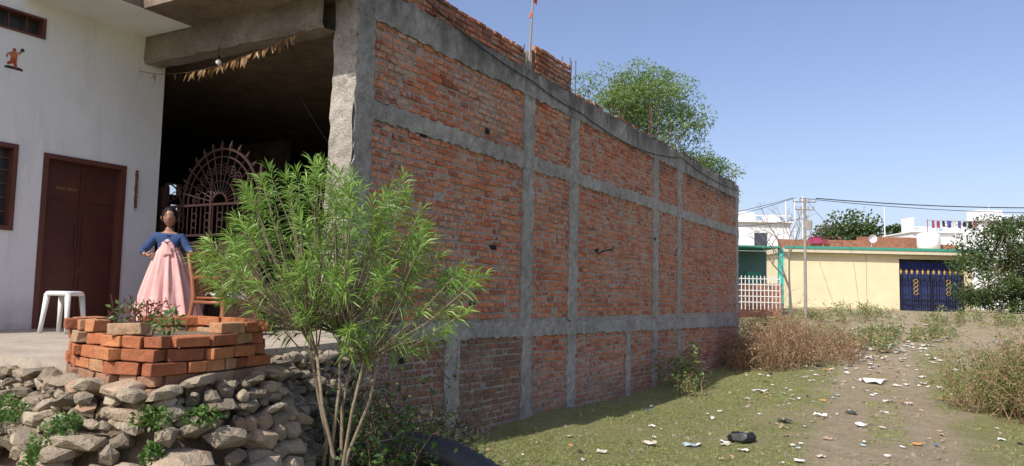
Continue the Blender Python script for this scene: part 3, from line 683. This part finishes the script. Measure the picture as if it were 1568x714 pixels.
def oleander():
    root=empty('oleander_tree'); base=V((1.83,4.32,.1)); RT=V((.868,.497,0)); FW=V((-.497,.868,0))
    mb=MB(); forks=[]
    for i in range(6):
        a=(i-2.5)/2.5; b0=base+RT*a*.05+FW*random.uniform(-.08,.08)
        top=V((1.90,4.38,0))+RT*(a*.26+random.uniform(-.05,.05))+FW*random.uniform(-.3,.3)+V((0,0,1.60+random.uniform(-.12,.15)))
        mid=b0.lerp(top,.5)+RT*(-a*.09)+V((random.gauss(0,.03),random.gauss(0,.03),0))
        mb.tube([b0,b0.lerp(mid,.5)+V((random.gauss(0,.02),random.gauss(0,.02),0)),mid,mid.lerp(top,.5)+V((random.gauss(0,.02),random.gauss(0,.02),0)),top],[.019,.016,.014,.012,.010],7); forks.append(top)
    cs=[];ds=[];rs=[]
    ctr=V((1.87,4.38,2.24)); tips=0; tries=0
    while tips<255 and tries<8000:
        tries+=1
        u=random.uniform(-1,1);v=random.uniform(-1,1);ww=random.uniform(-1,1)
        r2=u*u+v*v+ww*ww
        if r2>1 or (r2<.06 and v>-.05): continue
        topz=.70 if u<-.05 else .63
        if -.10<u<.04: topz=.56
        if u>.55: topz=.26
        if u<-.7: topz=.36
        z=ww*(topz if ww>0 else .60+ .16*(u>.1))
        if u>.6 and z>-.1: z-=.14
        p=ctr+RT*(u*1.03)+FW*(v*.8)+V((0,0,z))
        if abs(u)>.2 and noise.noise(p*2.6)<-.24: continue
        tips+=1
        f=min(forks,key=lambda q:(q-p).length+random.uniform(0,.3))
        dirn=(p-V((1.90,4.39,1.6))).normalized()
        m=f.lerp(p,.55)+V((0,0,-.04))
        mb.tube([f,m,p],[.008,.005,.004],4,cap=False)
        ax=(dirn+V((0,0,.25))).normalized()
        shade=random.uniform(-.2,.18)
        for k in range(38):
            t=k/37; q=p+ax*(.18*t-.09)
            rr=V((random.gauss(0,1),random.gauss(0,1),random.gauss(0,1))); rr=(rr-ax*rr.dot(ax)).normalized()
            dd=rr*(1.05-.65*t)+ax*(.15+.75*t)
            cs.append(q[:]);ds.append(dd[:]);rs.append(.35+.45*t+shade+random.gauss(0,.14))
    mb.build('trunk_and_branches',M_bark,root,True)
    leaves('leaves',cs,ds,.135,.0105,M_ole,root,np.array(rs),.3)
oleander()
def tree(name,base,H,trunk_r,clumps,per,L,W,mat,bark=M_bark,up=.1,limb=1):
    root=empty(name); mb=MB(); base=V(base)
    top=base+V((0,0,H)); mb.tube([base,base.lerp(top,.5)+V((.1,0,0)),top],[trunk_r,trunk_r*.8,trunk_r*.5],8)
    for c,r in clumps:
        c=V(c); a=base.lerp(top,random.uniform(.6,1)); mid=a.lerp(c,.5)+V((random.gauss(0,.2),random.gauss(0,.2),.1)); mb.tube([a,mid,c],[trunk_r*.28*limb,trunk_r*.18*limb,.015],5)
    mb.build('trunk_and_limbs',bark,root,True); clumpcloud('leaves',clumps,per,L,W,mat,root,up)
def cl(n,ctr,rad,cr):
    out=[]
    while len(out)<n:
        p=V([random.uniform(-1,1) for _ in range(3)])
        if p.length>1: continue
        c=(ctr[0]+p.x*rad[0],ctr[1]+p.y*rad[1],ctr[2]+p.z*rad[2]); s=cr*random.uniform(.6,1.25); out.append((c,(s,s,s*.6)))
    return out
def rw(lat,D): return (5.8-.497*D+.868*lat, .868*D+.497*lat)
bx,by=rw(4.8,32)
tree('neem_tree',(bx,by,.5),7.0,.22,cl(135,(bx,by,8.5),(3.1,3.1,3.35),.82)+cl(36,(rw(7.2,32)[0],rw(7.2,32)[1],7.0),(1.9,1.6,1.2),.65),290,.17,.05,M_bgl,simple('grey_bark',(.12,.10,.08),.9),.1,.6)
rx,ry=rw(24.7,38)
tree('garden_tree',(rx,ry,1.5),3.0,.15,cl(40,(rx,ry,4.2),(2.3,2.2,2.3),.8)+cl(12,(rx-.6,ry-1,2.6),(1.6,1.0,.8),.6),260,.18,.08,M_dkl)
cc=[]
for (px,py,s) in [(1270,350,1.6),(1290,342,1.9),(1312,338,2.0),(1330,348,1.6),(1262,358,1.4),(1300,360,2.0),(1325,362,1.8),(1385,345,.8),(1245,372,1.5),(1500,362,1.6),(1470,366,1.2)]:
    lat=(px-784)/1177*90; x,y=rw(lat,90); z=2+90*(453+.022*(px-784)-py)/1177
    for _ in range(3): cc.append(((x+random.gauss(0,.6),y+random.gauss(0,1),z-1+random.gauss(0,.5)),(s,s,s*.8)))
clumpcloud('distant_trees',cc,170,.5,.3,M_dkl)
def brush(name,regs,nst,mat,h0,leafm=None,leafn=0,L=.06):
    root=empty(name); mb=MB(); cs=[];ds=[]
    for (cx,cy,rx_,ry_,hh) in regs:
        for _ in range(nst):
            a=random.random()*6.28; q=math.sqrt(random.random()); x=cx+math.cos(a)*rx_*q;y=cy+math.sin(a)*ry_*q; z=gnd(x,y)-.02
            H=hh*(1-.5*q*q)*random.uniform(.5,1.15)*(1+.5*noise.noise(V((x*1.5,y*1.5,9)))); lean=V((random.gauss(0,.35),random.gauss(0,.35),1)).normalized()
            p=[V((x,y,z))]
            for k in range(4): p.append(p[-1]+(lean+V((random.gauss(0,.4),random.gauss(0,.4),-.12*k))).normalized()*H/4)
            th=h0
            mb.tube(p,[.007*th,.006*th,.005*th,.004*th,.003*th],3,random.random(),0,False)
            for t in p[2:]:
                for _ in range(2):
                    d=V((random.gauss(0,1),random.gauss(0,1),random.gauss(0,.6))).normalized(); mb.tube([t,t+d*H*.2],.003*th,3,random.random(),0,False)
                for _ in range(leafn): cs.append((t+V((random.gauss(0,.09),random.gauss(0,.09),random.gauss(0,.08))))[:]); ds.append((random.gauss(0,1),random.gauss(0,1),random.gauss(0,.7)))
    mb.build('stems',mat,root)
    if leafn: leaves('leaves',cs,ds,L,L*.5,leafm,root)
brush('dry_brush',[(1.1,22.8,1.0,1.6,1.75),(2.1,25.0,1.3,1.6,1.6),(.9,25.6,.8,1.2,2.0)],240,M_dry,1.3,M_dry,3,.07)
brush('weedy_bush',[(3.0,27.5,1.2,1.2,1.1),(4.4,31,1.6,1.2,.8),(6.5,36,2,1.5,.8),(2,36,2,1.5,.9)],60,M_dry,1.3,M_bushl,7,.10)
brush('thorny_bush',[(6.85,17.2,1.15,1.5,1.7),(7.8,16.0,1.1,1.3,1.6),(8.2,19.5,1.6,2,2.1),(9.7,23,2,2,2.1)],260,M_dry,1.2,M_bushl,12,.05)
brush('wall_sapling',[(.55,16.9,.25,.35,1.6)],16,M_dry,1.4,M_bushl,7,.13)
brush('wall_sapling',[(1.2,15.6,.25,.25,.7)],14,M_dry,1,M_bushl,6,.07)
brush('undergrowth',[(1.35,5.7,.35,.7,1.2),(1.6,4.9,.3,.4,.9),(1.0,6.8,.5,.6,.8),(.8,5.6,.3,.5,1.5)],80,simple('dark_twig',(.06,.045,.035),.9),1,M_dkl,3,.06)
brush('undergrowth',[(1.9,4.6,.3,.3,1.0),(1.7,5.2,.3,.3,1.0)],26,M_dry,.6,M_weed,7,.07)
bt=MB(); 
def grow(p,d,l,r,k):
    q=p+d*l; bt.tube([p,p.lerp(q,.5)+V((random.gauss(0,.05),random.gauss(0,.05),0))*l,q],[r,r*.85,r*.7],4,cap=False)
    if k==0: return
    for _ in range(random.choice([2,3,3])): grow(q,(d+V((random.gauss(0,.5),random.gauss(0,.5),random.gauss(.1,.35)))).normalized(),l*random.uniform(.6,.8),r*.6,k-1)
x,y=rw(10.5,29); grow(V((x,y,gnd(x,y))),V((0,0,1)),1.7,.06,5); bt.build('bare_tree',simple('pale_twig',(.20,.16,.13),.9))
mb=MB(); P=[]; R_=[]
ctrl=[V((.80,4.5,.15)),V((1.10,5.07,.47)),V((1.40,5.42,.62)),V((1.80,5.66,.60)),V((2.15,5.86,.44)),V((2.6,6.2,.05))]
for i in range(5):
    for t in range(14):
        a=t/14; p0=ctrl[max(i-1,0)];p1=ctrl[i];p2=ctrl[i+1];p3=ctrl[min(i+2,5)]
        P.append(.5*((2*p1)+(p2-p0)*a+(2*p0-5*p1+4*p2-p3)*a*a+(3*p1-p0-3*p2+p3)*a**3)); R_.append(.15+(.012 if t%2 else 0))
mb.tube(P,R_,16); mb.build('corrugated_pipe',simple('black_plastic',(.03,.03,.032),.5,.3,10,.1),None,True)
mb=MB(); stone(mb,(3.25,10.8,gnd(3.25,10.8)+.06),(.17,.12,.09),.5); stone(mb,(3.37,10.85,gnd(3.3,10.8)+.05),(.1,.1,.08),.5); mb.build('garbage_bag',simple('black_bag',(.012,.012,.014),.3,.2,20,.4))
# ---------------------------------------------------------------- far buildings
K=42/1177.
def frame(name,px,py,D):
    lat=(px-784)/1177*D; x,y=rw(lat,D); z=2+D*(453+.022*(px-784)-py)/1177
    return empty(name,(x,y,z),math.radians(29.8))
M_yel=simple('cream_wall',(.72,.64,.42),.85,.09,1.2,.1); M_green=simple('green_paint',(.05,.30,.22),.6,.1); M_teal=simple('teal_paint',(.05,.50,.42),.6,.1)
M_grille=simple('dark_grille',(.02,.02,.03),.5,.1); M_gold=simple('gold_paint_gate',(.6,.36,.05),.4,.1)
yh=frame('cream_house',1200,476,42)
mb=MB()
def px(a): return (a-1200)*K
def pz(a): return (476-a)*K
wall_holes(mb,'y',0,.25,px(1206),px(1484),-.6,pz(387),[(px(1378),px(1478),-.6,pz(393))]); mb.box((px(1206),.25,-.6),(px(1320),7,pz(387)-.002))
mb.box((px(1484),.0,-.6),(px(1490),7,pz(387)-.003)); mb.build('walls',M_yel,yh)
mb=MB(); mb.box((px(1200),-.35,pz(386.5)),(px(1494),7.3,pz(380))); mb.build('roof_slab',simple('slab_cream',(.6,.55,.4),.8,.1),yh)
mb=MB(); mb.box((px(1199),-.39,pz(381)),(px(1494.5),-.34,pz(377))); mb.build('fascia_band',M_green,yh)
mb=MB(); mb.box((px(1327),-.02,-.5),(px(1328),0.0,pz(387))); mb.box((px(1206),-.015,-.5),(px(1378),-.001,.25)); mb.build('plinth_and_joint',simple('stained_cream',(.5,.42,.28),.9,.2),yh)
mb=MB(); n=120; vs=[]
for i in range(n+1):
    xx=px(1378)+(px(1478)-px(1378))*i/n
    for z in (0.0,pz(396)): vs.append((xx,.35+.05*math.sin(i*1.1)+.02*math.sin(i*2.7),z))
mb.add(vs,[(2*i,2*i+2,2*i+3,2*i+1) for i in range(n)]); mb.build('blue_curtain',simple('blue_curtain',(.018,.035,.15),.8,.3,4,0),yh,True)
mb=MB(); mb.box((px(1378),6,-.6),(px(1478),6.2,pz(387))); mb.build('inner_wall',M_dark,yh)
mb=MB()
for i in range(29):
    xx=px(1379)+(px(1477)-px(1379))*i/28; mb.tube([(xx,.1,0.02),(xx,.1,pz(416))],.014,4)
for z in (.05,pz(455),pz(448),pz(424),pz(418)): mb.box((px(1378),.08,z),(px(1478),.12,z+.05))
for a in (1378,1427.5,1476.5): mb.box((px(a),.06,0),(px(a+1.6),.14,pz(414)))
for i in range(24):
    for s2 in (-1,1):
        xx=px(1380)+(px(1476)-px(1380))*i/23; mb.tube([(xx-.1*s2,.1,.08),(xx+.1*s2,.1,.7)],.01,3)
mb.build('gate_bars',M_grille,yh)
mb=MB()
for i in range(12):
    xx=px(1382)+(px(1474)-px(1382))*i/11; z=pz(416); mb.tube([(xx,.1,z),(xx,.1,z+.1),(xx,.1,z+.28)],[.025,.045,.004],5); mb.tube([(xx-.08,.1,z+.18),(xx,.1,z+.06),(xx+.08,.1,z+.18)],.012,4)
for a in (1404,1454):
    for dz in (.0,.22,.44,.66):
        mb.tube([(px(a)+.12*math.cos(t*.7),.05,pz(445)+dz+.09*math.sin(t*.7)) for t in range(10)],.014,4)
mb.build('gold_ornaments',M_gold,yh)
mb=MB(); mb.box((px(1206),1.2,pz(380)),(px(1346),1.45,pz(364)),j=.05); mb.box((px(1346),2.2,pz(380)),(px(1462),2.5,pz(355)),j=.05); mb.box((px(1462),1.2,pz(380)),(px(1490),1.5,pz(368)),j=.05)
mb.build('rooftop_parapet',simple('old_brick',(.28,.13,.08),.95,.35,5,.4,dist=.05),yh)
wt=frame('water_tank',1424,376,43); mb=MB()
mb.tube([(0,0,-.3),(0,0,.05),(0,0,.6),(0,0,.68),(0,0,.72)],[.58,.6,.6,.45,.2],20); mb.build('tank',simple('white_tank',(.75,.75,.72),.5,.05),wt,True)
sd=frame('satellite_dish',1337,366,43); mb=MB(); vs=[(0,0,0)];
for k in range(1,5):
    for i in range(16): t=i*math.pi/8; r=.24*k/4; vs.append((r*math.cos(t),-.25*(k/4)**2*.5,r*math.sin(t)))
fs=[(0,1+i,1+(i+1)%16) for i in range(16)]+[(1+k*16+i,1+(k+1)*16+i,1+(k+1)*16+(i+1)%16,1+k*16+(i+1)%16) for k in range(3) for i in range(16)]
mb.add(vs,fs); mb.tube([(0,.02,0),(0,.1,-.45)],.03,6); mb.tube([(0,0,-.22),(0,-.35,0)],.012,4); mb.build('dish',simple('dish_grey',(.6,.6,.62),.5,.05),sd)
ln=frame('washing_line',1430,350,50); mb=MB(); mats=[simple('cloth_%d'%i,c,.8,.1,5,0) for i,c in enumerate([(.3,.04,.11),(.02,.02,.03),(.5,.5,.5),(.06,.07,.2),(.22,.04,.05)])]
for i in range(9):
    x0=i*.34; mb.box((x0,0,.18-random.random()*.16),(x0+random.uniform(.14,.25),.04,.50),None,.5,random.choice([0,1,1,2,3,4]),.03)
mb.tube([(-.3,0,.52),(3.4,0,.52)],.010,4); mb.tube([(-.3,0,-1),(-.3,0,.6)],.025,5); mb.tube([(3.4,0,-1),(3.4,0,.6)],.025,5); mb.build('clothes',mats,ln)
ln2=frame('washing_line',1262,372,43); mb=MB(); mb.box((-.75,0,-.05),(-.1,.03,.3),None,.5,0,.03); mb.box((.0,0,-.05),(.3,.03,.2),None,.5,4,.03); mb.tube([(-1,0,.32),(1,0,.32)],.012,4); mb.tube([(-1,0,-.4),(-1,0,.35)],.02,4); mb.tube([(1,0,-.4),(1,0,.35)],.02,4); mb.build('clothes',mats,ln2)
M_wh=simple('far_white',(.74,.75,.76),.8,.05,.5,0); M_win=simple('far_window',(.05,.06,.08),.3,.2)
def farhouse(name,pxl,pxr,pyt,D,extra=(),depth=6):
    k=D/1177; e=frame(name,pxl,480,D); W_=(pxr-pxl)*k; H=(480-pyt)*k; mb=MB(); mb.box((0,0,-1),(W_,depth,H)); mb.box((-.15,-.3,H),(W_+.15,depth+.2,H+.12))
    for (a,b,c) in extra: mb.box(((a-pxl)*k,.6,H+.12),((b-pxl)*k,2.4,(480-c)*k))
    for i in range(int(W_/.6)+1): mb.box((i*.6,-.25,H+.12),(i*.6+.08,-.17,H+.5))
    mb.box((0,-.26,H+.5),(W_,-.16,H+.58))
    mb.build('walls',M_wh,e); mb=MB()
    nwin=max(1,int(W_/3))
    for i in range(nwin):
        for z in (H-1.9,H-4.9):
            if z>0: mb.box((W_*(i+.5)/nwin-.5,-.02,z),(W_*(i+.5)/nwin+.5,.05,z+1.1))
    mb.build('windows',M_win,e)
farhouse('white_house',1120,1212,340,60,[(1140,1160,322),(1185,1200,326)])
farhouse('white_house',1500,1640,338,75,[(1506,1545,320)])
farhouse('white_house',1400,1520,356,78,[(1401,1407,332),(1420,1440,348)])
mb=MB()
for (pxx,p0,p1,D) in [(1357,352,317,60),(1205,340,308,60),(1219,345,303,60),(1231,350,300,60),(1466,350,338,60),(1518,335,315,75)]:
    lat=(pxx-784)/1177*D; x,y=rw(lat,D); za=2+D*(453+.022*(pxx-784)-p0)/1177; zb=2+D*(453+.022*(pxx-784)-p1)/1177; mb.tube([(x,y,za-2),(x,y,zb)],.05,5)
mb.build('roof_masts',M_wh)
gh=frame('green_awning_house',1128,470,36)
mb=MB(); mb.box((-1.5,2,-.6),(2.1,2.2,2.75)); mb.build('back_wall',simple('shaded_green_wall',(.12,.22,.2),.8,.15),gh)
mb=MB(); mb.box((-1.5,-.3,2.78),(2.05,2.3,2.86)); mb.build('awning',M_green,gh)
mb=MB(); mb.box((2.0,-.1,-.6),(2.2,.12,2.78)); mb.box((2.32,-.4,-.6),(2.36,-.36,2.6)); mb.build('teal_pillar',M_teal,gh)
mb=MB(); mb.box((.9,1.2,-.6),(1.6,1.6,1.7)); mb.build('shed_box',M_green,gh)
fe=frame('white_fence',1130,463,33); mb=MB()
for i in range(12): mb.box((i*.165,0,-.3),(i*.165+.03,.03,1.15))
for z in (.0,.25,.5,.75,1.0): mb.box((-.03,-.015,z),(1.85,-.001,z+.035))
mb.build('lattice',simple('white_paint',(.75,.75,.72),.6,.05),fe)
lw=frame('low_brick_wall',1128,472,35); mb=MB(); mb.box((-1,0,-.8),(2.1,.2,1.15)); mb.build('wall',simple('terracotta_wall',(.36,.17,.11),.9,.2),lw)
pp=empty('power_pole'); x,y=rw(13.0,34); mb=MB(); mb.tube([(x,y,gnd(x,y)-.2),(x,y,6.6)],[.075,.055],8); RTv=V((.868,.497,0))
for z,l in ((6.45,.5),(6.1,.4)):
    a=V((x,y,z)); mb.tube([a-RTv*l,a+RTv*l],.03,5)
    for s2 in (-1,-.4,.4,1): mb.tube([a+RTv*l*s2,a+RTv*l*s2+V((0,0,.16))],.028,6)
mb.box((x+.05,y-.15,5.2),(x+.3,y+.05,5.6)); mb.build('pole_and_crossarms',simple('pole_grey',(.28,.26,.24),.8),pp)
mb=MB()
def wire(a,b,s,r=.012):
    a=V(a);b=V(b); mb.tube([a.lerp(b,t/14)-V((0,0,4*s*(t/14)*(1-t/14))) for t in range(15)],r,4,cap=False)
A=V((x,y,6.62)); x2,y2=rw(30,36)
wire(A+RTv*.5,(x2,y2,6.9),.25,.022); wire(A-RTv*.2,(x2,y2,6.6),.3,.014); wire(A,(rw(20,44)[0],rw(20,44)[1],5.2),.3); wire(A-RTv*.5,(rw(6,50)[0],rw(6,50)[1],7.0),.5); wire(A-RTv*.4,(rw(5,50)[0],rw(5,50)[1],6.4),.6); wire(A+V((0,0,-.5)),(rw(17,43)[0],rw(17,43)[1],5.0),.1)
wire(A+V((0,0,-.9)),(rw(8,40)[0],rw(8,40)[1],6.0),.3)
mb.build('wires',simple('wire_black',(.02,.02,.02),.6,.1,3,0),pp)
# ---------------------------------------------------------------- light, sky, camera
sv=V((-.173,-.98,1.0)).normalized()
sun=bpy.data.lights.new('sun','SUN'); sun.energy=5.0; sun.angle=math.radians(.5); sun.color=(1,.955,.86)
so=bpy.data.objects.new('sun',sun); so.rotation_euler=sv.to_track_quat('Z','Y').to_euler(); link(so)
wd=bpy.data.worlds.new('World'); SC.world=wd; wd.use_nodes=True; nt=wd.node_tree
sk=nt.nodes.new('ShaderNodeTexSky'); sk.sky_type='NISHITA'; sk.sun_disc=False; sk.sun_elevation=math.radians(45); sk.sun_rotation=math.radians(190); sk.air_density=1.0; sk.dust_density=2.0; sk.ozone_density=2.5
tint=mix(nt,1.0,sk.outputs[0],(1.24,1.11,1.17),'MULTIPLY')
nt.links.new(tint,nt.nodes['Background'].inputs[0]); nt.nodes['Background'].inputs[1].default_value=.15
cd=bpy.data.cameras.new('camera'); cam=bpy.data.objects.new('camera',cd); link(cam); SC.camera=cam
Rm=Matrix.Rotation(math.radians(29.8),4,'Z')@Matrix.Rotation(math.radians(94.66),4,'X')@Matrix.Rotation(math.radians(1.25),4,'Z')
cam.matrix_world=Matrix.Translation((5.8,0,2.0))@Rm
cd.sensor_width=36; cd.lens=36*1177/1568; cd.clip_start=.05; cd.clip_end=2000
SC.view_settings.view_transform='Standard'; SC.view_settings.look='None'; SC.view_settings.exposure=0
